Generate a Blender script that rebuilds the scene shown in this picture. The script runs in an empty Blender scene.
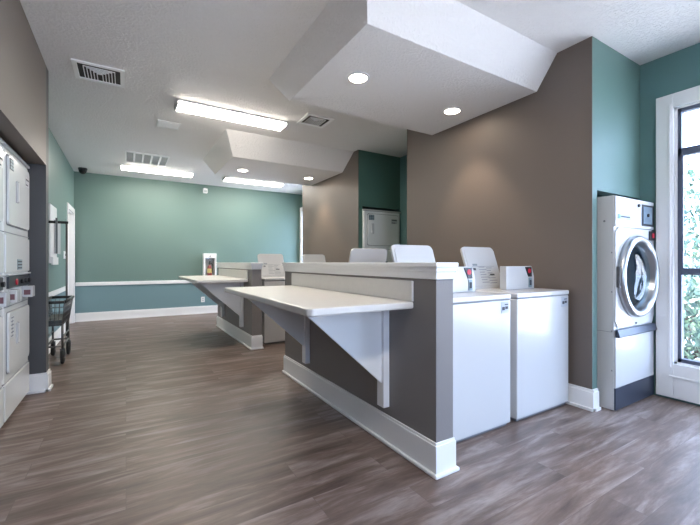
import bpy, bmesh, math, random
from mathutils import Matrix, Vector
random.seed(7)
S = bpy.context.scene
COL = S.collection
PI = math.pi

# ---------------------------------------------------------------- materials
def srgb(r, g, b):
    f = lambda v: ((v/255+0.055)/1.055)**2.4 if v > 10 else v/255/12.92
    return (f(r), f(g), f(b), 1)

def mat(name, rgb, rough=0.5, metal=0.0, spec=0.5, bump=0.0, bscale=60, var=0.0, vscale=4, coat=0.0):
    m = bpy.data.materials.new(name); m.use_nodes = True
    nt = m.node_tree; b = nt.nodes['Principled BSDF']
    c = srgb(*rgb)
    b.inputs['Base Color'].default_value = c
    b.inputs['Roughness'].default_value = rough
    b.inputs['Metallic'].default_value = metal
    b.inputs['Specular IOR Level'].default_value = spec
    b.inputs['Coat Weight'].default_value = coat
    tc = nt.nodes.new('ShaderNodeTexCoord')
    if var > 0:
        n = nt.nodes.new('ShaderNodeTexNoise'); n.inputs['Scale'].default_value = vscale
        n.inputs['Detail'].default_value = 6
        nt.links.new(tc.outputs['Object'], n.inputs['Vector'])
        mx = nt.nodes.new('ShaderNodeMix'); mx.data_type = 'RGBA'
        mx.inputs[6].default_value = tuple(v*(1-var) for v in c[:3])+(1,)
        mx.inputs[7].default_value = tuple(min(1, v*(1+var)) for v in c[:3])+(1,)
        nt.links.new(n.outputs['Fac'], mx.inputs[0])
        nt.links.new(mx.outputs[2], b.inputs['Base Color'])
    if bump > 0:
        n = nt.nodes.new('ShaderNodeTexNoise'); n.inputs['Scale'].default_value = bscale
        n.inputs['Detail'].default_value = 4
        nt.links.new(tc.outputs['Object'], n.inputs['Vector'])
        bp = nt.nodes.new('ShaderNodeBump'); bp.inputs['Strength'].default_value = bump
        bp.inputs['Distance'].default_value = 0.01
        nt.links.new(n.outputs['Fac'], bp.inputs['Height'])
        nt.links.new(bp.outputs['Normal'], b.inputs['Normal'])
    return m

def emis(name, rgb, strength):
    m = bpy.data.materials.new(name); m.use_nodes = True
    nt = m.node_tree; nt.nodes.clear()
    o = nt.nodes.new('ShaderNodeOutputMaterial'); e = nt.nodes.new('ShaderNodeEmission')
    e.inputs['Color'].default_value = srgb(*rgb); e.inputs['Strength'].default_value = strength
    nt.links.new(e.outputs[0], o.inputs[0]); return m

TAUPE = mat('taupe_paint', (108, 98, 91), 0.5, bump=0.15, bscale=120)
TAUPE_D = mat('taupe_partition_paint', (128, 123, 121), 0.55, bump=0.15, bscale=120)
TEAL = mat('teal_paint', (107, 132, 126), 0.5, bump=0.15, bscale=120)
TEAL_LOW = mat('teal_lower_paint', (114, 144, 150), 0.5, bump=0.15, bscale=120)
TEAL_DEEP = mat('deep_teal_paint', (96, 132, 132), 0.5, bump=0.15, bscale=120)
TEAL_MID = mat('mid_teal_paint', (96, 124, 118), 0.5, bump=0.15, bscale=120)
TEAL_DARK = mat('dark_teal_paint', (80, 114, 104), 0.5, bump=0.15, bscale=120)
GRILLE = mat('white_grille_enamel', (248, 248, 248), 0.4)
TRIM = mat('white_trim_paint', (238, 238, 238), 0.35)
WHITE = mat('white_enamel', (198, 198, 198), 0.25, coat=0.3)
WHITE2 = mat('pale_enamel', (232, 234, 233), 0.25, coat=0.3)
GREYEN = mat('grey_enamel_panel', (190, 193, 194), 0.35)
SEAM = mat('seam_grey', (120, 122, 125), 0.5)
BLACK = mat('black_plastic', (22, 22, 24), 0.4)
DKPANEL = mat('dark_control_panel', (40, 42, 48), 0.35)
SLATE = mat('slate_kick_metal', (62, 70, 84), 0.35, metal=0.3)
CHROME = mat('brushed_chrome', (176, 180, 184), 0.28, metal=1.0)
STEEL = mat('steel', (120, 120, 120), 0.35, metal=0.9)
RED = mat('red_plastic', (196, 40, 60), 0.4)
REDP = mat('red_extinguisher_paint', (150, 28, 26), 0.3)
YEL = mat('yellow_label', (220, 200, 110), 0.5)
INK = mat('grey_ink', (128, 134, 140), 0.6)
INKD = mat('dark_ink', (60, 62, 68), 0.6)
PALEB = mat('pale_blue_label', (176, 196, 214), 0.5)
GREYL = mat('grey_label', (130, 150, 158), 0.5)
LAM = mat('laminate_counter', (214, 212, 208), 0.3, var=0.04, vscale=30)
BOARD = mat('grey_board', (176, 178, 180), 0.6)
RUBBER = mat('rubber', (38, 38, 38), 0.7)
WINFR = mat('window_frame_metal', (92, 98, 116), 0.4, metal=0.1)
VENTD = mat('vent_dark', (46, 44, 42), 0.7)
GREEN_CHIP = mat('green_chip', (70, 140, 120), 0.4)
TUBE = emis('fluorescent_diffuser', (255, 247, 234), 17.5)
CANL = emis('downlight_lens', (255, 236, 214), 25.0)

# ceiling: knock-down texture
def ceiling_mat():
    m = mat('textured_ceiling', (234, 232, 231), 0.9)
    nt = m.node_tree; b = nt.nodes['Principled BSDF']
    tc = [n for n in nt.nodes if n.type == 'TEX_COORD'][0]
    v = nt.nodes.new('ShaderNodeTexNoise'); v.inputs['Scale'].default_value = 48
    v.inputs['Detail'].default_value = 5; v.inputs['Roughness'].default_value = 0.65
    nt.links.new(tc.outputs['Object'], v.inputs['Vector'])
    r = nt.nodes.new('ShaderNodeValToRGB')
    r.color_ramp.elements[0].position = 0.47; r.color_ramp.elements[1].position = 0.6
    nt.links.new(v.outputs['Fac'], r.inputs[0])
    bp = nt.nodes.new('ShaderNodeBump'); bp.inputs['Strength'].default_value = 0.6
    bp.inputs['Distance'].default_value = 0.007
    nt.links.new(r.outputs[0], bp.inputs['Height'])
    nt.links.new(bp.outputs[0], b.inputs['Normal'])
    return m
CEIL = ceiling_mat()

def floor_mat():
    m = bpy.data.materials.new('vinyl_plank_floor'); m.use_nodes = True
    nt = m.node_tree; N = nt.nodes; L = nt.links; b = N['Principled BSDF']
    tc = N.new('ShaderNodeTexCoord')
    br = N.new('ShaderNodeTexBrick')
    br.offset = 0.37; br.inputs['Scale'].default_value = 1
    br.inputs['Brick Width'].default_value = 1.22; br.inputs['Row Height'].default_value = 0.18
    br.inputs['Mortar Size'].default_value = 0.0011; br.inputs['Mortar Smooth'].default_value = 0.3
    br.inputs['Color1'].default_value = (0, 0, 0, 1); br.inputs['Color2'].default_value = (1, 1, 1, 1)
    br.inputs['Mortar'].default_value = (0.5, 0.5, 0.5, 1)
    L.new(tc.outputs['Object'], br.inputs['Vector'])
    # per-plank offset of the grain
    mp = N.new('ShaderNodeMapping'); mp.inputs['Scale'].default_value = (1.0, 7, 1)
    off = N.new('ShaderNodeVectorMath'); off.operation = 'MULTIPLY_ADD'
    off.inputs[1].default_value = (7, 3, 5)
    L.new(br.outputs['Color'], off.inputs[0]); L.new(tc.outputs['Object'], off.inputs[2])
    L.new(off.outputs[0], mp.inputs['Vector'])
    n1 = N.new('ShaderNodeTexNoise'); n1.inputs['Scale'].default_value = 1.7
    n1.inputs['Detail'].default_value = 8; n1.inputs['Roughness'].default_value = 0.62
    n1.inputs['Distortion'].default_value = 0.5
    L.new(mp.outputs[0], n1.inputs['Vector'])
    mp2 = N.new('ShaderNodeMapping'); mp2.inputs['Scale'].default_value = (6, 40, 1)
    L.new(off.outputs[0], mp2.inputs['Vector'])
    n2 = N.new('ShaderNodeTexNoise'); n2.inputs['Scale'].default_value = 1.5; n2.inputs['Detail'].default_value = 9; n2.inputs['Roughness'].default_value = 0.7
    L.new(mp2.outputs[0], n2.inputs['Vector'])
    r1 = N.new('ShaderNodeValToRGB'); e = r1.color_ramp.elements
    e[0].position = 0.28; e[0].color = srgb(82, 66, 59)
    e[1].position = 0.72; e[1].color = srgb(168, 155, 150)
    q = r1.color_ramp.elements.new(0.5); q.color = srgb(120, 102, 93)
    L.new(n1.outputs['Fac'], r1.inputs[0])
    mx = N.new('ShaderNodeMix'); mx.data_type = 'RGBA'; mx.blend_type = 'MULTIPLY'; mx.inputs[0].default_value = 0.55
    r2 = N.new('ShaderNodeValToRGB'); r2.color_ramp.elements[0].color = (0.5, 0.5, 0.5, 1)
    r2.color_ramp.elements[0].position = 0.3; r2.color_ramp.elements[1].position = 0.65
    L.new(n2.outputs['Fac'], r2.inputs[0])
    L.new(r1.outputs[0], mx.inputs[6]); L.new(r2.outputs[0], mx.inputs[7])
    mr = N.new('ShaderNodeMapRange'); mr.inputs[3].default_value = 0.95; mr.inputs[4].default_value = 1.05
    L.new(br.outputs['Color'], mr.inputs[0])
    mul = N.new('ShaderNodeVectorMath'); mul.operation = 'SCALE'
    L.new(mx.outputs[2], mul.inputs[0]); L.new(mr.outputs[0], mul.inputs[3])
    seam = N.new('ShaderNodeMix'); seam.data_type = 'RGBA'; seam.inputs[7].default_value = srgb(96, 84, 78)
    L.new(br.outputs['Fac'], seam.inputs[0]); L.new(mul.outputs[0], seam.inputs[6])
    L.new(seam.outputs[2], b.inputs['Base Color'])
    rr = N.new('ShaderNodeMapRange'); rr.inputs[3].default_value = 0.33; rr.inputs[4].default_value = 0.47
    L.new(n1.outputs['Fac'], rr.inputs[0]); L.new(rr.outputs[0], b.inputs['Roughness'])
    bp = N.new('ShaderNodeBump'); bp.inputs['Strength'].default_value = 0.12; bp.inputs['Distance'].default_value = 0.004
    L.new(n2.outputs['Fac'], bp.inputs['Height']); L.new(bp.outputs[0], b.inputs['Normal'])
    return m
FLOOR = floor_mat()

def glass_mat(name='window_glass', tint=(1, 1, 1, 1), gloss=0.08):
    m = bpy.data.materials.new(name); m.use_nodes = True
    nt = m.node_tree; nt.nodes.clear()
    o = nt.nodes.new('ShaderNodeOutputMaterial'); mx = nt.nodes.new('ShaderNodeMixShader')
    t = nt.nodes.new('ShaderNodeBsdfTransparent'); g = nt.nodes.new('ShaderNodeBsdfGlossy')
    t.inputs['Color'].default_value = tint
    g.inputs['Roughness'].default_value = 0.02
    mx.inputs[0].default_value = gloss
    nt.links.new(t.outputs[0], mx.inputs[1]); nt.links.new(g.outputs[0], mx.inputs[2])
    nt.links.new(mx.outputs[0], o.inputs[0]); return m
GLASS = glass_mat()
DOORGLASS = glass_mat('dryer_door_glass', (0.72, 0.86, 0.92, 1), 0.12)

# ---------------------------------------------------------------- mesh building
class MB:
    def __init__(self): self.b = bmesh.new()
    def _fin(self, vs, mi, bev=0, seg=2):
        fs = set(f for v in vs for f in v.link_faces)
        for f in fs: f.material_index = mi
        if bev > 0:
            es = list(set(e for v in vs for e in v.link_edges))
            r = bmesh.ops.bevel(self.b, geom=es, offset=bev, segments=seg, affect='EDGES', profile=0.5, clamp_overlap=True)
            for f in r['faces']: f.material_index = mi
        return self
    def box(self, x0, x1, y0, y1, z0, z1, bev=0, mi=0):
        m = Matrix.Translation(((x0+x1)/2, (y0+y1)/2, (z0+z1)/2)) @ Matrix.Diagonal((abs(x1-x0), abs(y1-y0), abs(z1-z0), 1))
        r = bmesh.ops.create_cube(self.b, size=1, matrix=m)
        return self._fin(r['verts'], mi, bev)
    def cyl(self, p0, p1, r, r2=None, seg=20, mi=0, smooth=True):
        p0, p1 = Vector(p0), Vector(p1); d = p1-p0
        m = Matrix.Translation((p0+p1)/2) @ d.to_track_quat('Z', 'Y').to_matrix().to_4x4()
        q = bmesh.ops.create_cone(self.b, cap_ends=True, segments=seg, radius1=r, radius2=r if r2 is None else r2, depth=d.length, matrix=m)
        for f in set(f for v in q['verts'] for f in v.link_faces):
            f.material_index = mi
            if smooth and len(f.verts) == 4: f.smooth = True
        return self
    def prism(self, pts, axis, a, b, bev=0, mi=0):
        def P(u, v, w):
            return {'x': (w, u, v), 'y': (u, w, v), 'z': (u, v, w)}[axis]
        A = [self.b.verts.new(P(u, v, a)) for u, v in pts]
        B = [self.b.verts.new(P(u, v, b)) for u, v in pts]
        self.b.faces.new(A); self.b.faces.new(B[::-1])
        n = len(pts)
        for i in range(n): self.b.faces.new((A[i], B[i], B[(i+1) % n], A[(i+1) % n]))
        return self._fin(A+B, mi, bev)
    def lathe(self, prof, centre, axis='y', seg=48, mi=0):
        # prof: list of (radius, offset along axis); open surface of revolution
        c = Vector(centre); rings = []
        for r, o in prof:
            ring = []
            for k in range(seg):
                a = 2*PI*k/seg
                if axis == 'y': p = Vector((r*math.cos(a), o, r*math.sin(a)))
                elif axis == 'z': p = Vector((r*math.cos(a), r*math.sin(a), o))
                else: p = Vector((o, r*math.cos(a), r*math.sin(a)))
                ring.append(self.b.verts.new(c+p))
            rings.append(ring)
        for i in range(len(rings)-1):
            for k in range(seg):
                f = self.b.faces.new((rings[i][k], rings[i][(k+1) % seg], rings[i+1][(k+1) % seg], rings[i+1][k]))
                f.smooth = True; f.material_index = mi
        for ring in (rings[0], rings[-1]):
            f = self.b.faces.new(ring); f.material_index = mi
        return self
    def tube(self, pts, r, seg=10, mi=0):
        for a, b in zip(pts[:-1], pts[1:]): self.cyl(a, b, r, seg=seg, mi=mi)
        return self
    def xf(self, m): bmesh.ops.transform(self.b, matrix=m, verts=self.b.verts); return self
    def hexa(self, p, mi=0):   # 8 points: bottom 4 then top 4
        v = [self.b.verts.new(q) for q in p]
        for q in ((0, 1, 2, 3), (7, 6, 5, 4), (0, 4, 5, 1), (1, 5, 6, 2), (2, 6, 7, 3), (3, 7, 4, 0)):
            self.b.faces.new([v[i] for i in q]).material_index = mi
        return self

def obj(name, mb, mats, parent=None, label=None):
    bmesh.ops.recalc_face_normals(mb.b, faces=mb.b.faces)
    me = bpy.data.meshes.new(name); mb.b.to_mesh(me); mb.b.free()
    for m in (mats if isinstance(mats, (list, tuple)) else [mats]): me.materials.append(m)
    o = bpy.data.objects.new(name, me); COL.objects.link(o)
    if parent: o.parent = parent
    if label: o['label'] = label
    return o
def tag(o, label, cat, group=None):
    o['label'] = label; o['category'] = cat
    if group: o['group'] = group
    return o
def thing(name, label, cat, loc=(0, 0, 0), rz=0, group=None):
    o = bpy.data.objects.new(name, None); o.empty_display_size = 0.1; COL.objects.link(o)
    o.location = loc; o.rotation_euler = (0, 0, rz)
    return tag(o, label, cat, group)
def struct(name, mb, mats, parent=None):
    o = obj(name, mb, mats, parent)
    if not parent: o['kind'] = 'structure'
    return o
def dup(root, loc, rz, label, group=None):
    r = root.copy(); COL.objects.link(r); r.location = loc; r.rotation_euler = (0, 0, rz); r['label'] = label
    if group: r['group'] = group
    for ch in list(root.children):
        c = ch.copy(); COL.objects.link(c); c.parent = r
        for g in list(ch.children):
            d = g.copy(); COL.objects.link(d); d.parent = c
    return r
def rrect(x0, x1, z0, z1, r, n=5, corners=(1, 1, 1, 1)):
    out = []
    for (cx, cz, a0, on) in ((x1-r, z1-r, 0, corners[0]), (x0+r, z1-r, 90, corners[1]), (x0+r, z0+r, 180, corners[2]), (x1-r, z0+r, 270, corners[3])):
        if not on:
            out.append((cx+(r if a0 in (0, 270) else -r), cz+(r if a0 in (0, 90) else -r))); continue
        for k in range(n+1):
            a = math.radians(a0+90*k/n); out.append((cx+r*math.cos(a), cz+r*math.sin(a)))
    return out

# ---------------------------------------------------------------- dimensions
CZ = 2.86                     # ceiling
XW = 3.86                     # window wall
XB = 3.045                    # taupe wall
YB = 8.72                     # back wall
XL = -0.845                   # far left wall
YR = -2.2                     # wall behind the camera

# ---------------------------------------------------------------- shell
struct('floor', MB().box(-1.7, XW+0.1, YR-0.1, YB+0.1, -0.1, 0), FLOOR)
struct('ceiling', MB().box(-1.7, XW+0.1, YR-0.1, YB+0.1, CZ, CZ+0.1), CEIL)

def soffit(name, bx0, bx1, by0, by1, tx0, ty0, ty1, zb, inner):
    mb = MB()
    mb.hexa([(bx0, by0, zb), (bx1, by0, zb), (bx1, by1, zb), (bx0, by1, zb),
             (tx0, ty0, CZ+0.01), (bx1, ty0, CZ+0.01), (bx1, ty1, CZ+0.01), (tx0, ty1, CZ+0.01)])
    return struct(name, mb, CEIL)
soffit('ceiling', 1.28, XB, 1.905, 3.185, 1.15, 1.72, 3.4, 2.61, 0)
soffit('ceiling', 1.28, XB, 5.27, 6.5, 1.10, 4.90, 6.62, 2.61, 0)

# back wall: two paints either side of the chair rail
def two_tone(mb, x0, x1, y0, y1, z0, z1, zr=0.715):
    if z0 < zr: mb.box(x0, x1, y0, y1, z0, min(zr, z1), mi=1)
    if z1 > zr: mb.box(x0, x1, y0, y1, max(zr, z0), z1, mi=0)
struct('wall_back', (lambda m: (two_tone(m, XL-0.1, XW+0.1, YB, YB+0.1, 0, CZ), m)[1])(MB()), [TEAL, TEAL_LOW])
# left wall with door opening
m = MB(); D0, D1, DZ = 7.80, 8.56, 2.04
two_tone(m, XL-0.13, XL, 4.28, D0, 0, CZ); two_tone(m, XL-0.13, XL, D1, YB, 0, CZ); two_tone(m, XL-0.13, XL, D0, D1, DZ, CZ)
struct('wall_left_far', m, [TEAL, TEAL_LOW])
# post closing the machine alcove, header over it, and alcove back
struct('wall_left_post', MB().box(-1.6, -0.6, 4.16, 4.28, 0, CZ), mat('dark_grey_post', (78, 78, 80), 0.55, bump=0.15, bscale=120))  # post coloured darker than the header next to it
struct('wall_left_header', MB().box(-1.6, -0.6, YR, 4.16, 1.985, CZ), TAUPE)
struct('wall_left_alcove', MB().box(-1.7, -1.6, YR, 4.28, 0, CZ), TAUPE)

# taupe blocks on the right
def block(tag_, y0, y1, ztop, yh):
    struct('wall_taupe_'+tag_, MB().box(XB, XB+0.006, y0, y1, 0, CZ), TAUPE)
    m = MB()
    m.box(XB+0.006, XB+0.075, y0, y1, 0, CZ)
    m.box(XB+0.075, XW, y0, y0+0.1, ztop, CZ)
    m.box(XB+0.075, XW, y1-0.1, y1, 0, CZ)
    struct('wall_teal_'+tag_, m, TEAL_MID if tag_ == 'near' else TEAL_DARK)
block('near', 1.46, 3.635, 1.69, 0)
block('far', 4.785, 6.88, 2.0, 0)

# window wall (right) with two openings, rear wall with two openings added for front daylight
def wall_x(name, x0, x1, y0, y1, opens, mats, two=False):
    m = MB(); y = y0
    for (a, b, za, zb) in opens:
        m.box(x0, x1, y, a, 0, CZ); m.box(x0, x1, a, b, 0, za); m.box(x0, x1, a, b, zb, CZ); y = b
    m.box(x0, x1, y, y1, 0, CZ)
    return struct(name, m, mats)
WY0, WY1, WZ0, WZ1 = -1.5, 1.222, 0.30, 2.40
wall_x('wall_right', XW, XW+0.14, YR, YB, [(WY0, WY1, WZ0, WZ1), (7.05, 8.55, WZ0, WZ1)], TEAL_DEEP)
m = MB()
RX = [(0.1, 1.25), (2.8, 3.6)]
m.box(-1.7, RX[0][0], YR-0.12, YR, 0, CZ); m.box(RX[0][1], RX[1][0], YR-0.12, YR, 0, CZ); m.box(RX[1][1], XW+0.1, YR-0.12, YR, 0, CZ)
for a, b in RX:
    m.box(a, b, YR-0.12, YR, 0, 0.3); m.box(a, b, YR-0.12, YR, 2.5, CZ)
struct('wall_rear', m, TEAL)

def window_right(n, y0, y1, panes, casing=0.115, x=XW, cz=0.03):
    """double-hung metal window on the x = const wall with white casing"""
    m = MB()
    z0, z1 = WZ0, WZ1
    m.box(x-cz, x+0.002, y0-casing, y0, 0.02, z1+casing, 0.004)
    m.box(x-cz, x+0.002, y1, y1+casing, 0.02, z1+casing, 0.004)
    m.box(x-cz, x+0.002, y0, y1, z1, z1+casing, 0.004)
    m.box(x-cz, x+0.002, y0, y1, 0.02, z0, 0.004)
    for a, b in ((y0-0.0, y0+0.02), (y1-0.02, y1)): m.box(x, x+0.13, a, b, z0, z1)   # reveal
    m.box(x, x+0.13, y0, y1, z0, z0+0.015); m.box(x, x+0.13, y0, y1, z1-0.015, z1)
    m.box(x-cz-0.012, x-cz, y0-casing+0.09, y1+casing-0.09, 0.19, 0.205, 0.003)            # apron bead
    # inner stop moulding
    for a, b in ((y0-0.03, y0-0.012), (y1+0.012, y1+0.03)): m.box(x-cz-0.008, x-cz, a, b, z0-0.03, z1+0.03, 0.003)
    w = struct('window_%d' % n, m, TRIM)
    f = MB(); g = MB(); xf0, xf1 = x+0.004, x+0.054
    k = (y1-y0)/panes
    for i in range(panes):
        a, b = y0+i*k+0.01, y0+(i+1)*k-0.01
        f.box(xf0, xf1, a, a+0.034, z0+0.01, z1-0.01); f.box(xf0, xf1, b-0.034, b, z0+0.01, z1-0.01)
        f.box(xf0, xf1, a, b, z0+0.01, z0+0.045); f.box(xf0, xf1, a, b, z1-0.045, z1-0.01)
        f.box(xf0, xf1, a, b, 2.0, 2.06)
        f.box(xf0-0.01, xf1-0.01, a+0.028, b-0.028, 1.03, 1.085, 0.004)
        f.box(xf0-0.012, xf0+0.01, a+0.028, a+0.048, 1.06, 2.0); f.box(xf0-0.012, xf0+0.01, b-0.048, b-0.028, 1.06, 2.0)
        g.box(x+0.03, x+0.034, a+0.02, b-0.02, z0+0.03, z1-0.03)
    obj('window_frame', f, WINFR, w); obj('pane', g, GLASS, w)
    return w
window_right(1, WY0, WY1, 3)
window_right(2, 7.05, 8.55, 2, cz=0.10)
for i, (a, b) in enumerate(RX):  # unseen rear windows, added as a source of front daylight
    m = MB()
    for u, v in ((a-0.1, a), (b, b+0.1)): m.box(u, v, YR-0.002, YR+0.025, 0.2, 2.6)
    m.box(a, b, YR-0.002, YR+0.025, 2.5, 2.6); m.box(a, b, YR-0.002, YR+0.025, 0.2, 0.3)
    w = struct('window_%d' % (3+i), m, TRIM)
    f = MB(); g = MB()
    for u, v in ((a, a+0.04), ((a+b)/2-0.03, (a+b)/2+0.03), (b-0.04, b)): f.box(u, v, YR-0.09, YR-0.04, 0.3, 2.5)
    f.box(a, b, YR-0.09, YR-0.04, 0.3, 0.35); f.box(a, b, YR-0.09, YR-0.04, 2.45, 2.5); f.box(a, b, YR-0.09, YR-0.04, 1.9, 1.95)
    g.box(a+0.02, b-0.02, YR-0.067, YR-0.063, 0.32, 2.48)
    obj('window_frame', f, WINFR, w); obj('pane', g, GLASS, w)

# ---------------------------------------------------------------- trim
def bb(mb, x0, y0, x1, y1, nx, ny, h=0.165, t=0.018):
    """baseboard along an axis-aligned run; (nx,ny) = side it faces"""
    def seg(t, z0, z1):
        if nx: mb.box(min(x0, x0+nx*t), max(x0, x0+nx*t), y0, y1, z0, z1)
        else:  mb.box(x0, x1, min(y0, y0+ny*t), max(y0, y0+ny*t), z0, z1)
    seg(t, 0.001, h-0.02); seg(t*0.6, h-0.02, h); seg(t+0.014, 0.001, 0.022)
m = MB(); bb(m, XL+0.018, YB, XW, YB, 0, -1); struct('baseboard_back', m, TRIM)
m = MB(); bb(m, XL, 4.28, XL, D0-0.09, 1, 0); struct('baseboard_left', m, TRIM)
m = MB(); bb(m, -0.6, 4.16-0.018, -0.6, 4.298, 1, 0); bb(m, -1.2, 4.16, -0.6, 4.16, 0, -1); struct('baseboard_post', m, TRIM)
m = MB(); bb(m, XB, 1.46-0.018, XB, 3.635, -1, 0, 0.16); bb(m, XB, 1.46, XB+0.07, 1.46, 0, -1, 0.16); struct('baseboard_taupe_near', m, TRIM)
m = MB(); bb(m, XB, 4.785-0.018, XB, 6.88, -1, 0, 0.16); bb(m, XB, 4.785, XB+0.07, 4.785, 0, -1, 0.16); struct('baseboard_taupe_far', m, TRIM)
m = MB(); m.box(XL+0.02, XW, YB-0.022, YB, 0.68, 0.75, 0.006); struct('trim_1', m, TRIM)
m = MB(); m.box(XL, XL+0.022, 4.28, D0-0.09, 0.68, 0.75, 0.006); struct('trim_2', m, TRIM)

# door on the far left wall
m = MB()
for a, b in ((D0-0.09, D0), (D1, D1+0.09)): m.box(XL-0.001, XL+0.022, a, b, 0, DZ+0.09, 0.005)
m.box(XL-0.001, XL+0.022, D0, D1, DZ, DZ+0.09, 0.005)
m.box(XL-0.13, XL, D0, D0+0.018, 0, DZ); m.box(XL-0.13, XL, D1-0.018, D1, 0, DZ); m.box(XL-0.13, XL, D0, D1, DZ-0.018, DZ)
dr = struct('door_1', m, TRIM)
m = MB(); m.box(XL-0.11, XL-0.07, D0+0.018, D1-0.018, 0.008, DZ-0.018)
for z0, z1 in ((0.2, 0.9), (1.05, 1.9)):
    for a, b in ((D0+0.12, D0+0.35), (D0+0.43, D0+0.66)): m.box(XL-0.07, XL-0.064, a, b, z0, z1, 0.003)
lf = obj('door_leaf', m, TRIM, dr)
obj('door_handle', MB().cyl((XL-0.07, D0+0.08, 0.95), (XL-0.02, D0+0.08, 0.95), 0.012).cyl((XL-0.025, D0+0.08, 0.95), (XL-0.005, D0+0.08, 0.95), 0.028), STEEL, lf)

# ---------------------------------------------------------------- half-height partition walls
def partition(tag_, y0, y1):
    x0, x1 = 1.398, 1.522
    m = MB().box(x0, x1, y0+0.012, y1-0.012, 0, 1.04)
    w = struct('wall_partition_'+tag_, m, TAUPE_D)
    c = MB()
    c.box(x0-0.024, x1+0.014, y0-0.016, y1+0.016, 1.106, 1.13, 0.004)
    c.box(x0-0.016, x1+0.009, y0-0.006, y1+0.006, 1.08, 1.108, 0.004)
    c.box(x0-0.009, x1+0.005, y0+0.002, y1-0.002, 1.04, 1.082, 0.004)
    struct('trim_partition_cap_'+tag_, c, TRIM)
    b = MB(); t = 0.012
    b.box(x0-t, x1+t, y0, y1, 0.001, 0.165, 0.002).box(x0-0.007, x1+0.007, y0+0.005, y1-0.005, 0.163, 0.18, 0.002)
    b.box(x0-t-0.014, x1+t+0.014, y0-0.014, y1+0.014, 0.001, 0.022, 0.006)
    struct('baseboard_partition_'+tag_, b, TRIM)
partition('near', 1.42, 3.61)
partition('far', 4.745, 6.88)

# ---------------------------------------------------------------- folding counters
def counter(loc, label):
    r = thing('folding_counter', label, 'counter', loc, 0, None)
    L = 1.78
    obj('countertop', MB().prism([(0.0, 0.0), (-0.635, 0.0), (-0.655, 0.02), (-0.655, L-0.02), (-0.635, L), (0.0, L)], 'z', 0.868, 0.908, 0.009), LAM, r)
    obj('backsplash', MB().box(-0.016, 0.0, 0, L, 0.908, 1.026, 0.004), LAM, r)
    for y in (0.25, 1.41):
        b = obj('bracket', MB().prism([(-0.57, 0.867), (-0.555, 0.845), (-0.045, 0.385), (-0.045, 0.867)], 'y', y, y+0.02), TRIM, r)
        obj('mounting_cleat', MB().box(-0.045, 0.0, y-0.022, y+0.048, 0.235, 0.867, 0.003), TRIM, b)
    return r
c1 = counter((1.397, 1.607, 0), 'long white laminate folding counter on triangular brackets, the nearer one')
c2 = counter((1.397, 4.93, 0), 'white laminate folding counter on the farther partition, beside the fire extinguisher cabinet')

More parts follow.
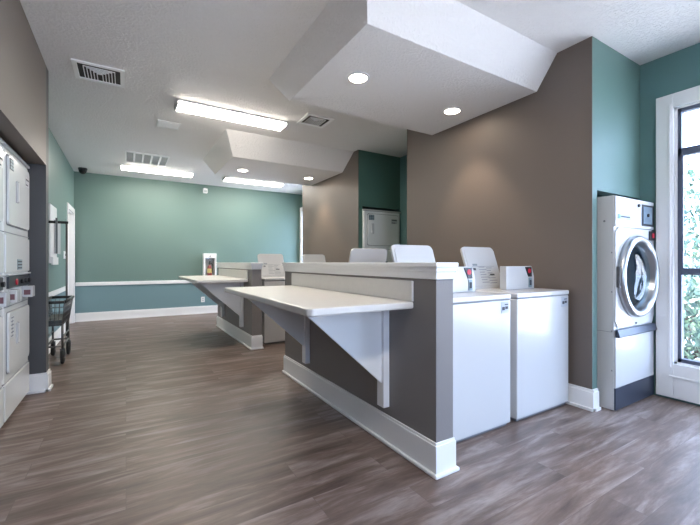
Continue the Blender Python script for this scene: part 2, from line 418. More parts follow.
# ---------------------------------------------------------------- top-loading washers
GW = 'top-loading washers behind the partitions'
def washer_coin_console(r):
    m = MB().prism([(-0.085, 0.912), (0.285, 0.912), (0.285, 1.01), (0.25, 1.10), (-0.085, 1.10)], 'y', 0.262, 0.325, 0.005)
    c = obj('console', m, WHITE, r)
    m = MB().prism([(0.155, 1.092), (0.235, 1.092), (0.243, 1.012), (0.20, 1.012)], 'y', 0.255, 0.263)
    k = obj('coin_panel', m, DKPANEL, c, 'dark coin panel with red mark')
    obj('coin_mark', MB().cyl((0.205, 0.252, 1.06), (0.205, 0.256, 1.06), 0.02), RED, c)
    m = MB().box(0.205, 0.243, 0.256, 0.263, 0.925, 1.003).box(0.212, 0.236, 0.254, 0.257, 0.94, 0.985, mi=1)
    obj('instruction_strip', m, [GREYL, INKD], c)
def make_washer(rear=False, lx=-0.10, lw=0.2):
    r = thing('washing_machine', '', 'washing machine', (0, 0, 0), 0, GW)
    w = 0.33
    m = MB().box(-w, w, 0, 0.70, 0.025, 0.872, 0.008)
    m.box(-w+0.02, w-0.02, 0.02, 0.68, 0.004, 0.03, mi=1)
    obj('cabinet', m, [WHITE, SEAM], r)
    m = MB().box(-w, w, -0.004, 0.70, 0.878, 0.912, 0.008)
    m.box(-w+0.006, w-0.006, 0.004, 0.694, 0.870, 0.880, mi=1)
    obj('top_panel', m, [WHITE, SEAM], r)
    if rear:
        m = MB().prism([(0.60, 0.912), (0.70, 0.912), (0.70, 1.10), (0.64, 1.10)], 'x', -w+0.01, w-0.01, 0.005)
        obj('console', m, WHITE, r)
    else:
        washer_coin_console(r)
    # price sticker on the cabinet
    m = MB().box(0.225, 0.305, -0.002, 0.001, 0.785, 0.862)
    m.box(0.262, 0.298, -0.003, -0.0005, 0.84, 0.847, mi=1).box(0.235, 0.262, -0.003, -0.0005, 0.806, 0.828, mi=1).box(0.268, 0.296, -0.003, -0.0005, 0.812, 0.83, mi=1)
    obj('price_sticker', m, [mat('sticker_paper', (168, 174, 182), 0.5), INKD], r)
    # open lid, hinged 0.44 from the front, leaning back
    T = Matrix.Translation((lx, 0.43, 0.905)) @ Matrix.Rotation(math.radians(-19), 4, 'X')
    m = MB().prism(rrect(-lw, lw, 0.0, 0.375, 0.035, corners=(1, 1, 0, 0)), 'y', -0.008, 0.012, 0.004)
    m.prism(rrect(-lw+0.02, lw-0.02, 0.03, 0.35, 0.025), 'y', -0.012, -0.006, 0.002)
    l = obj('lid', m.xf(T), WHITE, r)
    m = MB()
    rnd = random.Random(3)
    m.box(-0.125, -0.07, -0.0135, -0.0115, 0.205, 0.222)
    m.box(-0.13, -0.10, -0.0135, -0.0115, 0.165, 0.185, mi=1)
    for i in range(7):
        z = 0.19-0.022*i
        m.box(-0.06, -0.06+0.06+0.05*rnd.random(), -0.0135, -0.0115, z, z+0.005)
        m.box(0.02+0.02*rnd.random(), 0.08+0.06*rnd.random(), -0.0135, -0.0115, z-0.008, z-0.003)
    m.box(0.06, 0.115, -0.0135, -0.0115, 0.118, 0.132, mi=1)
    m.box(-0.135, 0.14, -0.0135, -0.0115, 0.198, 0.2005)
    obj('instruction_decal', m.xf(T), [INK, INKD], l)
    for hx in (-0.25, 0.05): obj('hinge', MB().box(hx-0.02, hx+0.02, 0.452, 0.475, 0.911, 0.922, 0.003), SEAM, r)
    return r
WN = {}
w0 = make_washer(lx=-0.09); w0.location = (1.945, 1.612, 0)
w0['label'] = 'white top-loading washer against the near partition end, lid open, facing the viewer'
dup(w0, (2.675, 1.612, 0), 0, 'white top-loading washer beside the taupe wall, rightmost one, lid up with instructions')
w1 = make_washer(True, -0.055, 0.2); w1.location = (1.945, 4.93, 0)
w1['label'] = 'white washer at the aisle end of the farther partition, open lid printed with instructions'
dup(w1, (2.675, 4.93, 0), 0, 'far washer by the farther taupe wall, small raised lid just above the partition cap')
w2 = make_washer(True, -0.01, 0.205); w2.location = (1.945, 3.42, 0); w2.rotation_euler = (0, 0, PI)
w2['label'] = 'washer behind the long counter partition showing only the plain back of its raised lid'

# ---------------------------------------------------------------- stacked machines
def make_stack(w, hx, label, loc, rz):
    r = thing('stacked_dryer', label, 'dryer', loc, rz, 'stacked dryers')
    h = w/2
    m = MB().box(-h+0.006, h-0.006, 0.0, 0.70, 0.03, 1.935, 0.02)
    m.box(-h+0.03, h-0.03, 0.03, 0.68, 0.004, 0.04, mi=1)
    m.box(-h+0.006, h-0.006, -0.002, 0.01, 1.338, 1.345, mi=1)
    m.box(-h+0.006, h-0.006, -0.002, 0.01, 0.290, 0.296, mi=1)
    m.box(-h+0.02, h-0.02, -0.002, 0.01, 0.815, 0.823, mi=1)
    obj('cabinet', m, [WHITE2, SEAM], r)
    obj('top_panel', MB().box(-h, h, -0.012, 0.70, 1.93, 1.955, 0.008), WHITE, r)
    # doors
    for (z0, z1, nm) in ((1.40, 1.885, 'upper'), (0.35, 0.775, 'lower')):
        m = MB().prism(rrect(-h+0.075, h-0.06, z0, z1, 0.03), 'y', -0.016, 0.002, 0.003)
        m.prism(rrect(-h+0.068, h-0.053, z0-0.007, z1+0.007, 0.03), 'y', -0.003, 0.001, mi=1)
        d = obj('door', m, [WHITE2, SEAM], r)
        zc = z1-(0.22 if nm == 'upper' else 0.16)
        m = MB().box(hx-0.022, hx+0.022, -0.028, -0.014, zc-0.09, zc+0.07, 0.005)
        m.box(hx-0.014, hx+0.014, -0.030, -0.027, zc-0.08, zc+0.06, 0.001, mi=1)
        obj('door_handle', m, [WHITE, GREYEN], d)
        if nm == 'upper':
            m = MB().box(-h+0.09, -h+0.19, -0.018, -0.0155, 1.79, 1.87, mi=1)
            for i in range(3):
                for j in range(2): m.box(-h+0.096+0.047*j, -h+0.137+0.047*j, -0.0195, -0.0175, 1.795+0.025*i, 1.813+0.025*i, mi=0)
            obj('warning_label', m, [GREYL, INKD], d)
            m = MB().box(h-0.20, h-0.08, -0.0175, -0.0155, 1.75, 1.825)
            m.box(h-0.19, h-0.09, -0.0185, -0.017, 1.80, 1.815, mi=1).box(h-0.19, h-0.12, -0.0185, -0.017, 1.76, 1.77, mi=1)
            obj('care_label', m, [GREYEN, INKD], d)
        else:
            m = MB().box(-h+0.115, -h+0.195, -0.0175, -0.0155, 0.595, 0.745)
            for i in range(6): m.box(-h+0.12, -h+0.18+0.012*(i % 2), -0.0185, -0.017, 0.60+0.026*i, 0.61+0.026*i, mi=1)
            obj('warning_label', m, [GREYEN, INK], d)
    obj('service_panel', MB().box(-h+0.02, h-0.02, -0.01, 0.002, 1.06, 1.325, 0.004), WHITE2, r)
    m = MB().box(-0.05, 0.09, -0.013, -0.009, 1.075, 1.155)
    for i in range(3): m.box(-0.04, 0.08, -0.0145, -0.012, 1.084+0.024*i, 1.094+0.024*i, mi=1)
    obj('rating_plate', m, [GREYL, INKD], r)
    obj('shelf_lip', MB().box(-h+0.03, h-0.04, -0.024, 0.0, 1.036, 1.05, 0.004), GREYEN, r)
    # control strip
    c = obj('control_panel', MB().box(-h+0.08, h-0.05, -0.014, 0.002, 0.945, 1.03, 0.003), DKPANEL, r)
    obj('button', MB().cyl((-0.10, -0.022, 0.985), (-0.10, -0.012, 0.985), 0.022), RED, c)
    for x in (0.05, 0.17, 0.29):
        obj('knob', MB().cyl((x, -0.03, 0.985), (x, -0.012, 0.985), 0.018), BLACK, c)
    for (x, z, d) in ((-0.22, 0.89, 0.05), (0.20, 0.895, 0.065)):
        m = MB().box(x-0.05, x+0.05, -d, 0.0, z-0.045, z+0.045, 0.006)
        s = obj('coin_slide', m, WHITE, r)
        obj('coin_slot', MB().box(x-0.053, x-0.048, -d+0.012, -0.012, z-0.025, z+0.015), mat('coin_slot_metal', (110, 70, 76), 0.4), s)
    obj('kick_panel', MB().box(-h+0.012, h-0.012, -0.008, 0.002, 0.035, 0.283, 0.004), WHITE2, r)
    return r
s0 = make_stack(0.765, -0.1, 'white stacked dryer in the left alcove, next to the dark post', (-0.715, 3.757, 0), PI/2)
dup(s0, (-0.715, 2.985, 0), PI/2, 'white stacked dryer at the very left edge, only a sliver in view')
make_stack(0.725, -0.2, 'grey-white stacked dryer recessed in the dark teal wall behind the partition', (3.478, 4.75, 0), 0)

# ---------------------------------------------------------------- big tumble dryer
r = thing('tumble_dryer', 'tall white commercial dryer with a round chrome door, beside the window', 'dryer', (3.506, 1.36, 0))
h = 0.338
m = MB().box(-h, h, 0.006, 0.75, 0.005, 1.642, 0.004)
for z in (1.42, 1.2, 0.9, 0.6, 0.3): m.box(-h-0.003, -h+0.001, 0.015, 0.022, z, z+0.012, mi=1)
m.box(-h-0.0015, -h+0.001, 0.02, 0.74, 0.598, 0.601, mi=1)
m.cyl((-h-0.003, 0.07, 1.45), (-h+0.001, 0.07, 1.45), 0.008, mi=1)
obj('cabinet', m, [WHITE, SEAM], r)
m = MB().box(-h+0.004, h-0.004, -0.006, 0.008, 1.405, 1.638, 0.004)
cp = obj('control_panel', m, WHITE, r)
m = MB().box(-0.305, -0.10, -0.010, -0.005, 1.462, 1.505, mi=3).box(-0.30, -0.275, -0.012, -0.009, 1.468, 1.499, mi=1).box(-0.26, -0.115, -0.012, -0.009, 1.48, 1.488, mi=2)
obj('nameplate', m, [STEEL, GREEN_CHIP, INKD, mat('plate_grey', (150, 158, 162), 0.4)], cp)
obj('lock', MB().cyl((0.045, -0.016, 1.59), (0.045, -0.005, 1.59), 0.013), BLACK, cp)
m = MB().box(0.105, 0.325, -0.010, -0.005, 1.43, 1.606, 0.002).box(0.125, 0.285, -0.014, -0.009, 1.447, 1.59, 0.002, mi=1)
m.cyl((0.20, -0.022, 1.52), (0.20, -0.012, 1.52), 0.014, mi=2)
obj('coin_vault', m, [DKPANEL, mat('vault_grey', (120, 138, 152), 0.35, metal=0.5), BLACK], cp)
m = MB()
# front panel with a round hole for the door
seg = 48; R = 0.29; cx, cz = 0.004, 1.02
x0, x1, z0, z1 = -h+0.004, h-0.004, 0.63, 1.398
inner = []; outer = []
for k in range(seg):
    a = 2*PI*k/seg; ca, sa = math.cos(a), math.sin(a)
    inner.append((cx+R*ca, cz+R*sa))
    t = min(((x1 if ca > 0 else x0)-cx)/ca if abs(ca) > 1e-6 else 9, ((z1 if sa > 0 else z0)-cz)/sa if abs(sa) > 1e-6 else 9)
    outer.append((cx+t*ca, cz+t*sa))
for k in range(seg):
    j = (k+1) % seg
    m.hexa([(inner[k][0], 0.006, inner[k][1]), (inner[j][0], 0.006, inner[j][1]), (outer[j][0], 0.006, outer[j][1]), (outer[k][0], 0.006, outer[k][1]),
            (inner[k][0], -0.006, inner[k][1]), (inner[j][0], -0.006, inner[j][1]), (outer[j][0], -0.006, outer[j][1]), (outer[k][0], -0.006, outer[k][1])])
fp = obj('front_panel', m, WHITE, r)
m = MB().box(0.235, 0.335, -0.014, -0.005, 1.315, 1.392, 0.002).cyl((0.295, -0.02, 1.355), (0.295, -0.013, 1.355), 0.02, mi=1)
obj('coin_panel', m, [DKPANEL, RED], fp, 'dark coin panel with red button')
m = MB()
for i in range(4): m.box(-0.30, -0.20+0.02*(i % 2), -0.0075, -0.0055, 1.33+0.016*i, 1.335+0.016*i)
obj('notice_sticker', m, INK, fp)
obj('hole_trim', MB().cyl((0.0, -0.012, 0.645), (0.0, -0.005, 0.645), 0.008), INKD, fp)
m = MB().lathe([(0.325, 0.0), (0.327, -0.03), (0.315, -0.05), (0.295, -0.058), (0.275, -0.052), (0.262, -0.035), (0.258, 0.0)], (cx, 0, cz))
m = MB()
prof = [(0.322, -0.004), (0.325, -0.03), (0.314, -0.05), (0.297, -0.058), (0.278, -0.052), (0.268, -0.03), (0.262, 0.02), (0.25, 0.03)]
vs = []
for rr_, oo in prof:
    vs.append([m.b.verts.new((cx+rr_*math.cos(2*PI*k/64), oo, cz+rr_*math.sin(2*PI*k/64))) for k in range(64)])
for i in range(len(vs)):
    if i == len(vs)-1: A, B = vs[-1], vs[0]
    else: A, B = vs[i], vs[i+1]
    for k in range(64):
        m.b.faces.new((A[k], A[(k+1) % 64], B[(k+1) % 64], B[k])).smooth = True
d = obj('door', m, CHROME, r, 'round brushed chrome door ring')
m = MB()
prof = [(0.262, 0.0), (0.24, -0.012), (0.20, 0.03), (0.12, 0.05), (0.02, 0.056)]
vs = [[m.b.verts.new((cx+a*math.cos(2*PI*k/48), b, cz+a*math.sin(2*PI*k/48))) for k in range(48)] for a, b in prof]
for i in range(len(vs)-1):
    for k in range(48): m.b.faces.new((vs[i][k], vs[i][(k+1) % 48], vs[i+1][(k+1) % 48], vs[i+1][k])).smooth = True
m.b.faces.new(vs[-1])
obj('door_glass', m, DOORGLASS, d)
m = MB().cyl((cx-0.30, -0.062, cz+0.0), (cx-0.30, -0.04, cz), 0.0)if False else MB().box(cx-0.33, cx-0.31, -0.03, -0.004, cz-0.08, cz+0.08, 0.003)
obj('door_hinge', m, STEEL, d)
# drum
m = MB(); prof = [(0.285, 0.007), (0.285, 0.5), (0.05, 0.52)]
vs = [[m.b.verts.new((cx+a*math.cos(2*PI*k/48), b, cz+a*math.sin(2*PI*k/48))) for k in range(48)] for a, b in prof]
for i in range(len(vs)-1):
    for k in range(48): m.b.faces.new((vs[i][k], vs[i][(k+1) % 48], vs[i+1][(k+1) % 48], vs[i+1][k])).smooth = True
m.b.faces.new(vs[-1])
obj('drum', m, mat('drum_steel', (92, 112, 124), 0.5, metal=0.6), r)
obj('lint_door_handle', MB().prism([(-0.034, 0.568), (-0.028, 0.56), (-0.004, 0.56), (-0.004, 0.618), (-0.02, 0.618)], 'x', -h+0.004, h+0.004), SLATE, r, 'dark grey full-width grip bar')
obj('lower_panel', MB().box(-h+0.004, h-0.004, -0.006, 0.007, 0.175, 0.558, 0.003), WHITE, r)
obj('kick_plate', MB().box(-h+0.004, h-0.004, -0.006, 0.007, 0.008, 0.172, 0.002), SLATE, r, 'dark slate kick plate')
# hollow out a mouth in the cabinet so that the drum is seen through the glass
cab = r.children[0]
cutm = MB().cyl((cx, -0.05, cz), (cx, 0.60, cz), 0.288, seg=48); cut = obj('cutter', cutm, WHITE)
cut.location = (3.506, 1.36, 0)
bpy.context.view_layer.update()
md = cab.modifiers.new('b', 'BOOLEAN'); md.object = cut; md.operation = 'DIFFERENCE'; md.solver = 'EXACT'
dg = bpy.context.evaluated_depsgraph_get()
nm = bpy.data.meshes.new_from_object(cab.evaluated_get(dg)); cab.modifiers.clear(); cab.data = nm
bpy.data.objects.remove(cut, do_unlink=True)

# ---------------------------------------------------------------- ceiling fittings
def fluorescent(x0, x1, y0, y1, label):
    r = thing('fluorescent_light', label, 'ceiling light', ((x0+x1)/2, (y0+y1)/2, CZ), 0, 'fluorescent ceiling lights')
    a, b = (x1-x0)/2, (y1-y0)/2
    m = MB().box(-a, a, -b, b, -0.02, 0.0)
    m.box(-a, -a+0.018, -b, b, -0.05, 0, 0.002).box(a-0.018, a, -b, b, -0.05, 0, 0.002)
    obj('housing', m, TRIM, r)
    m = MB().prism([(-b+0.005, -0.02), (-b+0.015, -0.04), (-b+0.04, -0.05), (b-0.04, -0.05), (b-0.015, -0.04), (b-0.005, -0.02)], 'x', -a+0.018, a-0.018)
    obj('diffuser', m, TUBE, r)
fluorescent(0.46, 1.70, 4.28, 4.54, 'long lit fluorescent ceiling light nearest the camera')
fluorescent(0.46, 1.70, -0.05, 0.21, 'added fluorescent fill light overhead, unseen beyond the top edge of the view')  # extra fixture added out of view to brighten the near room
fluorescent(-0.09, 1.12, 7.66, 7.92, 'lit fluorescent ceiling light at the far left, by the white return grille')
fluorescent(1.70, 2.95, 7.66, 7.92, 'lit fluorescent ceiling light at the far right behind the farther soffit')

def can(x, y, label, e):
    r = thing('recessed_ceiling_light', label, 'recessed light', (x, y, 2.61), 0, 'recessed soffit downlights')
    m = MB(); prof = [(0.092, 0.0), (0.092, -0.006), (0.072, -0.008), (0.07, 0.0)]
    vs = [[m.b.verts.new((a*math.cos(2*PI*k/32), a*math.sin(2*PI*k/32), b)) for k in range(32)] for a, b in prof]
    for i in range(3):
        for k in range(32): m.b.faces.new((vs[i][k], vs[i][(k+1) % 32], vs[i+1][(k+1) % 32], vs[i+1][k]))
    obj('trim_ring', m, TRIM, r)
    obj('lens', MB().cyl((0, 0, -0.004), (0, 0, 0.0), 0.071, seg=32), CANL, r)
    li = bpy.data.lights.new('downlight_lamp', 'SPOT'); li.energy = e; li.color = (1.0, 0.80, 0.60)
    li.spot_size = math.radians(84); li.spot_blend = 0.6; li.shadow_soft_size = 0.05
    o = bpy.data.objects.new('downlight_lamp', li); COL.objects.link(o); o.parent = r; o.location = (0, 0, -0.02)
can(1.59, 2.50, 'left recessed downlight in the nearer soffit', 14)
can(2.72, 2.57, 'right recessed downlight in the nearer soffit, close to the taupe wall', 22)
can(1.60, 5.97, 'left recessed downlight in the farther soffit', 14)
can(2.74, 5.93, 'right recessed downlight in the farther soffit', 26)

def register(x0, x1, y0, y1, label):
    r = thing('ceiling_vent', label, 'vent', ((x0+x1)/2, (y0+y1)/2, CZ), 0)
    a, b = (x1-x0)/2, (y1-y0)/2
    obj('backing', MB().box(-a+0.03, a-0.03, -b+0.03, b-0.03, -0.002, -0.0005), VENTD, r)
    m = MB()
    m.box(-a, a, -b, -b+0.035, -0.012, 0).box(-a, a, b-0.035, b, -0.012, 0).box(-a, -a+0.035, -b+0.035, b-0.035, -0.012, 0).box(a-0.035, a, -b+0.035, b-0.035, -0.012, 0)
    obj('frame', m, GRILLE, r)
    m = MB()
    for k in range(1, 6):      # nested U-shaped blades
        t = k*0.024+0.02
        ax, by = a-0.03-t, b-0.03-t*1.1
        for (u0, u1, v0, v1) in ((-ax, ax, -by, -by+0.007), (-ax, -ax+0.007, -by, b-0.035), (ax-0.007, ax, -by, b-0.035)):
            m.box(u0, u1, v0, v1, -0.009, -0.002)
    obj('louvre', m, GRILLE, r)
register(-0.40, -0.01, 3.90, 4.27, 'square ceiling vent with curved dark louvres at the upper left')
register(1.80, 2.15, 3.91, 4.24, 'dark ceiling vent between the nearer soffit and the first fluorescent light')
r = thing('return_grille', 'wide white return grille with five grey panels above the far left light', 'vent', (0.30, 7.02, CZ))
obj('backing', MB().box(-0.29, 0.29, -0.33, 0.33, -0.006, -0.001), BOARD, r)
m = MB(); m.box(-0.31, 0.31, -0.35, -0.30, -0.018, 0).box(-0.31, 0.31, 0.30, 0.35, -0.018, 0)
for i in range(6):
    x = -0.31+0.62*i/5; m.box(max(-0.31, x-0.014), min(0.31, x+0.014), -0.30, 0.30, -0.018, 0)
obj('frame', m, GRILLE, r)
m = MB()
for i in range(24): m.box(-0.29, 0.29, -0.29+0.0245*i, -0.284+0.0245*i, -0.012, -0.005)
obj('louvre', m, GREYEN, r)
r = thing('access_plate', 'small plain white ceiling plate left of the first fluorescent light', 'vent', (0.455, 5.15, CZ))
obj('frame', MB().box(-0.13, 0.13, -0.125, 0.125, -0.012, 0, 0.004), TRIM, r)
m = MB()
for i in range(8): m.box(-0.11, 0.11, -0.10+0.026*i, -0.092+0.026*i, -0.016, -0.011)
obj('louvre', m, TRIM, r)
r = thing('security_camera', 'black dome security camera on the ceiling in the far left corner', 'camera', (-0.68, 8.35, CZ))
obj('base', MB().cyl((0, 0, -0.03), (0, 0, 0), 0.07), BLACK, r)
m = MB(); bmesh.ops.create_uvsphere(m.b, u_segments=20, v_segments=12, radius=0.062, matrix=Matrix.Translation((0, 0, -0.045)))
for f in m.b.faces: f.smooth = True
obj('dome', m, mat('dome_smoke', (16, 18, 20), 0.1), r)
r = thing('wall_sensor', 'small white motion sensor high on the back wall near the ceiling', 'sensor', (1.50, YB, 2.72))
obj('bracket', MB().box(-0.02, 0.02, -0.05, 0, 0.02, 0.06), TRIM, r)
obj('body', MB().box(-0.045, 0.045, -0.10, -0.02, -0.055, 0.045, 0.01), TRIM, r)
obj('lens', MB().box(-0.03, 0.03, -0.106, -0.098, -0.04, 0.0, 0.003), GREYEN, r)

# ---------------------------------------------------------------- wall things
r = thing('extinguisher_cabinet', 'white fire extinguisher cabinet with a clear front on the far teal wall', 'cabinet', (1.59, YB, 0.70))
m = MB().box(-0.135, -0.10, -0.13, 0, 0, 0.63, 0.003).box(0.10, 0.135, -0.13, 0, 0, 0.63, 0.003).box(-0.10, 0.10, -0.13, 0, 0.0, 0.035, 0.002).box(-0.10, 0.10, -0.13, 0, 0.53, 0.63, 0.002)
m.box(-0.13, 0.13, -0.012, -0.001, 0.01, 0.62, mi=1)
obj('frame', m, [TRIM, BOARD], r)
obj('cover', MB().box(-0.10, 0.10, -0.127, -0.124, 0.035, 0.53), GLASS, r)
obj('lock', MB().cyl((0, -0.136, 0.57), (0, -0.128, 0.57), 0.012), INKD, r)
r = thing('fire_extinguisher', 'red fire extinguisher inside the white wall cabinet', 'fire extinguisher', (1.59, YB-0.068, 0.74))
m = MB().lathe([(0.02, 0), (0.045, 0.004), (0.048, 0.02), (0.048, 0.27), (0.036, 0.31), (0.018, 0.33), (0.016, 0.345)], (0, 0, 0), 'z', 24)
obj('cylinder', m, REDP, r)
obj('label', MB().lathe([(0.0485, 0.16), (0.0492, 0.165), (0.0492, 0.25), (0.0485, 0.255)], (0, 0, 0), 'z', 24), YEL, r)
m = MB().cyl((0, 0, 0.34), (0, 0, 0.385), 0.018).box(-0.015, 0.015, -0.045, 0.02, 0.385, 0.395, 0.002).prism([(-0.045, 0.40), (-0.04, 0.42), (0.02, 0.40), (0.02, 0.393)], 'x', -0.012, 0.012)
obj('valve', m, BLACK, r)
obj('hose', MB().tube([(0.015, 0, 0.37), (0.055, 0, 0.36), (0.066, 0, 0.30), (0.066, 0, 0.14)], 0.008), RUBBER, r)

def outlet(x, z, label):
    r = thing('wall_outlet', label, 'outlet', (x, YB, z))
    obj('plate', MB().box(-0.038, 0.038, -0.008, 0, -0.06, 0.06, 0.003), TRIM, r)
    m = MB()
    for s in (-0.022, 0.022): m.box(-0.016, 0.016, -0.011, -0.007, s-0.014, s+0.014, 0.002)
    obj('socket', m, GREYEN, r)
outlet(1.46, 0.31, 'white electrical outlet low on the far teal wall below the extinguisher')

# things on the far left wall
r = thing('notice_board', 'tall white notice board with a grey panel on the left teal wall', 'board', (XL+0.003, 6.35, 1.12))
obj('board', MB().box(0, 0.02, -0.34, 0.16, 0, 0.76, 0.004), TRIM, r)
obj('hanging_sheet', MB().box(0.021, 0.035, -0.10, 0.38, 0.13, 0.58, 0.002), BOARD, r)
obj('lower_box', MB().box(0.02, 0.04, -0.30, 0.14, -0.02, 0.08, 0.003), TRIM, r)
r = thing('light_switch', 'small white switch plate on the left teal wall by the door', 'switch', (XL, 7.42, 1.25))
obj('plate', MB().box(0, 0.01, -0.1, 0.1, -0.06, 0.06, 0.002), TRIM, r)
obj('toggle', MB().box(0.01, 0.02, -0.01, 0.01, -0.015, 0.015, 0.002), GREYEN, r)

# ---------------------------------------------------------------- laundry cart
r = thing('laundry_cart', 'wire laundry cart on casters with a hanging rail, by the left wall behind the post', 'cart', (-0.68, 5.46, 0))
X0, X1, Y0, Y1 = -0.11, 0.11, -0.42, 0.33       # top rim
m = MB()
zt, zb = 0.70, 0.44; ins = 0.03
def P(u, v, z):
    t = (zt-z)/(zt-zb); a = ins*t
    return (X0+a+(X1-X0-2*a)*u, Y0+a*2+(Y1-Y0-4*a)*v, z)
for z in (0.64, 0.58, 0.52, 0.46):
    for a, b in (((0, 0), (1, 0)), ((1, 0), (1, 1)), ((1, 1), (0, 1)), ((0, 1), (0, 0))): m.cyl(P(*a, z), P(*b, z), 0.0028, seg=6)
for i in range(13):
    v = i/12
    for u in (0, 1): m.cyl(P(u, v, zt), P(u, v, zb), 0.0028, seg=6)
    m.cyl(P(0, v, zb), P(1, v, zb), 0.0028, seg=6)
for i in range(6):
    u = i/5
    for v in (0, 1): m.cyl(P(u, v, zt), P(u, v, zb), 0.0028, seg=6)
    m.cyl(P(u, 0, zb), P(u, 1, zb), 0.0028, seg=6)
bk = obj('basket', m, STEEL, r)
m = MB()
for a, b in (((0, 0), (1, 0)), ((1, 0), (1, 1)), ((1, 1), (0, 1)), ((0, 1), (0, 0))): m.cyl(P(*a, zt), P(*b, zt), 0.016, seg=10)
obj('rim', m, BLACK, bk)
obj('liner', MB().box(X0+0.03, X1-0.03, Y0+0.06, Y1-0.06, 0.443, 0.50), mat('grey_liner', (96, 100, 100), 0.7), bk)
m = MB()
for x in (-0.075, 0.075):
    for y in (-0.28, 0.22): m.cyl((x, y, 0.17), (x, y, 0.44), 0.011)
    m.cyl((x, -0.28, 0.20), (x, 0.22, 0.20), 0.010); m.cyl((x, -0.28, 0.30), (x, 0.22, 0.30), 0.008)
for y in (-0.28, 0.22): m.cyl((-0.075, y, 0.20), (0.075, y, 0.20), 0.010)
obj('frame', m, STEEL, r)
obj('pole', MB().cyl((0.045, 0.34, 0.20), (0.045, 0.34, 1.63), 0.011).cyl((0.045, 0.22, 0.20), (0.045, 0.34, 0.20), 0.011), STEEL, r)
obj('hanging_rail', MB().cyl((0.06, 0.34, 1.63), (-0.15, 0.34, 1.63), 0.016), RUBBER, r)
obj('hanging_hook', MB().box(-0.062, -0.042, 0.305, 0.323, 1.24, 1.68), STEEL, r)
for x in (-0.075, 0.075):
    for y in (-0.28, 0.22):
        c = obj('caster', MB().lathe([(0.02, -0.014), (0.07, -0.016), (0.08, -0.009), (0.08, 0.009), (0.07, 0.016), (0.02, 0.014)], (x, y+0.02, 0.0815), 'x', 24), RUBBER, r)
        m = MB().box(x-0.022, x-0.018, y-0.0, y+0.03, 0.07, 0.17).box(x+0.018, x+0.022, y, y+0.03, 0.07, 0.17).box(x-0.022, x+0.022, y-0.01, y+0.03, 0.155, 0.175).cyl((x-0.024, y+0.02, 0.0715), (x+0.024, y+0.02, 0.0715), 0.008)
        obj('fork', m, STEEL, c)

# ---------------------------------------------------------------- outdoors
g = struct('ground', MB().box(-25, 30, -25, 25, -0.35, -0.15), mat('pale_bounce_ground', (206, 204, 200), 0.9, var=0.08, vscale=3))  # ground made pale to bounce sunlight up onto the ceiling
def leafmat(name, c): 
    m = mat(name, c, 0.6, var=0.25, vscale=5); return m
LEAFA, LEAFB = leafmat('leaf_dark', (70, 96, 84)), leafmat('leaf_pale', (112, 138, 112))
BARK = mat('bark', (92, 80, 70), 0.8)
def shrub(name, label, cat, cx, cy, z0, rx, ry, rz_, n, sz, trunk=False):
    rt = thing(name, label, cat, (cx, cy, -0.15))
    m = MB(); rnd = random.Random(int(cx*100+cy*10))
    for _ in range(n):
        while True:
            p = Vector([rnd.uniform(-1, 1) for _ in range(3)])
            if 0.25 < p.length < 1: break
        p = Vector((p.x*rx, p.y*ry, z0+rz_+p.z*rz_+0.15))
        a = Vector([rnd.gauss(0, 1) for _ in range(3)]).normalized(); b = a.orthogonal().normalized()
        s = sz*rnd.uniform(0.6, 1.3)
        v = [m.b.verts.new(p+a*s), m.b.verts.new(p+b*s*0.5), m.b.verts.new(p-a*s), m.b.verts.new(p-b*s*0.5)]
        f = m.b.faces.new(v); f.material_index = 0 if rnd.random() < 0.6 else 1
    me = bpy.data.meshes.new('foliage'); m.b.to_mesh(me); m.b.free()
    me.materials.append(LEAFA); me.materials.append(LEAFB)
    o = bpy.data.objects.new('foliage', me); COL.objects.link(o); o.parent = rt
    st = MB()
    for k in range(5):
        a = k*1.3; st.cyl((0.05*math.cos(a), 0.05*math.sin(a), 0), (0.5*rx*math.cos(a), 0.5*ry*math.sin(a), z0+rz_*1.1), 0.04 if trunk else 0.02, 0.012, seg=8)
    obj('trunk' if trunk else 'stem', st, BARK, rt)
shrub('shrub', 'dense blue-green shrub outside the right window, low in the pane', 'shrub', 6.3, 1.9, -0.1, 0.8, 1.6, 0.62, 6000, 0.05)
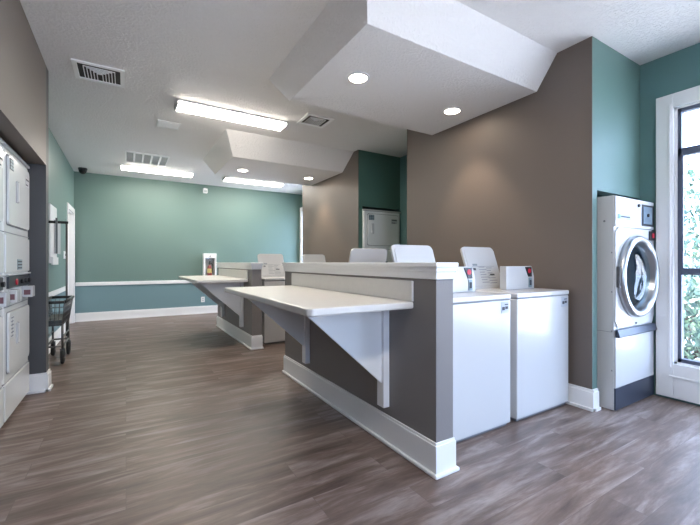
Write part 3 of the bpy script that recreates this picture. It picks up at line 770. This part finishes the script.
shrub('tree', 'leafy tree with sky between its leaves, outside the right window', 'tree', 8.6, 2.6, 0.6, 1.3, 2.4, 1.15, 5000, 0.07, True)

# ---------------------------------------------------------------- world, daylight portals
w = bpy.data.worlds.new('sky'); S.world = w; w.use_nodes = True
bg = w.node_tree.nodes['Background']
bg.inputs['Color'].default_value = (0.50, 0.67, 1.0, 1); bg.inputs['Strength'].default_value = 5.3
sun = bpy.data.lights.new('sun', 'SUN'); sun.energy = 9.5; sun.angle = 0.02; sun.color = (1.0, 0.97, 0.95)
so = bpy.data.objects.new('sun', sun); COL.objects.link(so); so.rotation_euler = Vector((-0.12, 0.16, 1)).to_track_quat('Z', 'Y').to_euler()
def portal(loc, rot, sx, sy):
    l = bpy.data.lights.new('daylight_portal', 'AREA'); l.shape = 'RECTANGLE'; l.size = sx; l.size_y = sy
    l.cycles.is_portal = True
    o = bpy.data.objects.new('daylight_portal', l); COL.objects.link(o); o.location = loc; o.rotation_euler = rot
zc, zh = (WZ0+WZ1)/2, WZ1-WZ0
portal((XW+0.16, (WY0+WY1)/2, zc), (0, PI/2, 0), zh, WY1-WY0)
portal((XW+0.16, (7.05+8.55)/2, zc), (0, PI/2, 0), zh, 1.5)
for a, b in RX: portal(((a+b)/2, YR-0.14, 1.4), (PI/2, 0, 0), b-a, 2.2)

# ---------------------------------------------------------------- camera
cam = bpy.data.cameras.new('camera'); co = bpy.data.objects.new('camera', cam); COL.objects.link(co)
cam.sensor_width = 36; cam.lens = 370/700*36; cam.clip_start = 0.02; cam.clip_end = 200
co.location = (0, 0, 1.13); co.rotation_euler = (PI/2, 0, -math.atan2(224, 370))
S.camera = co
S.view_settings.view_transform = 'Standard'; S.view_settings.look = 'None'
S.view_settings.gamma = 1; S.view_settings.use_curve_mapping = False
S.view_settings.exposure = 1.28
S.cycles.max_bounces = 10; S.cycles.diffuse_bounces = 6; S.cycles.transparent_max_bounces = 16
S.cycles.use_denoising = True
S.cycles.sample_clamp_indirect = 8
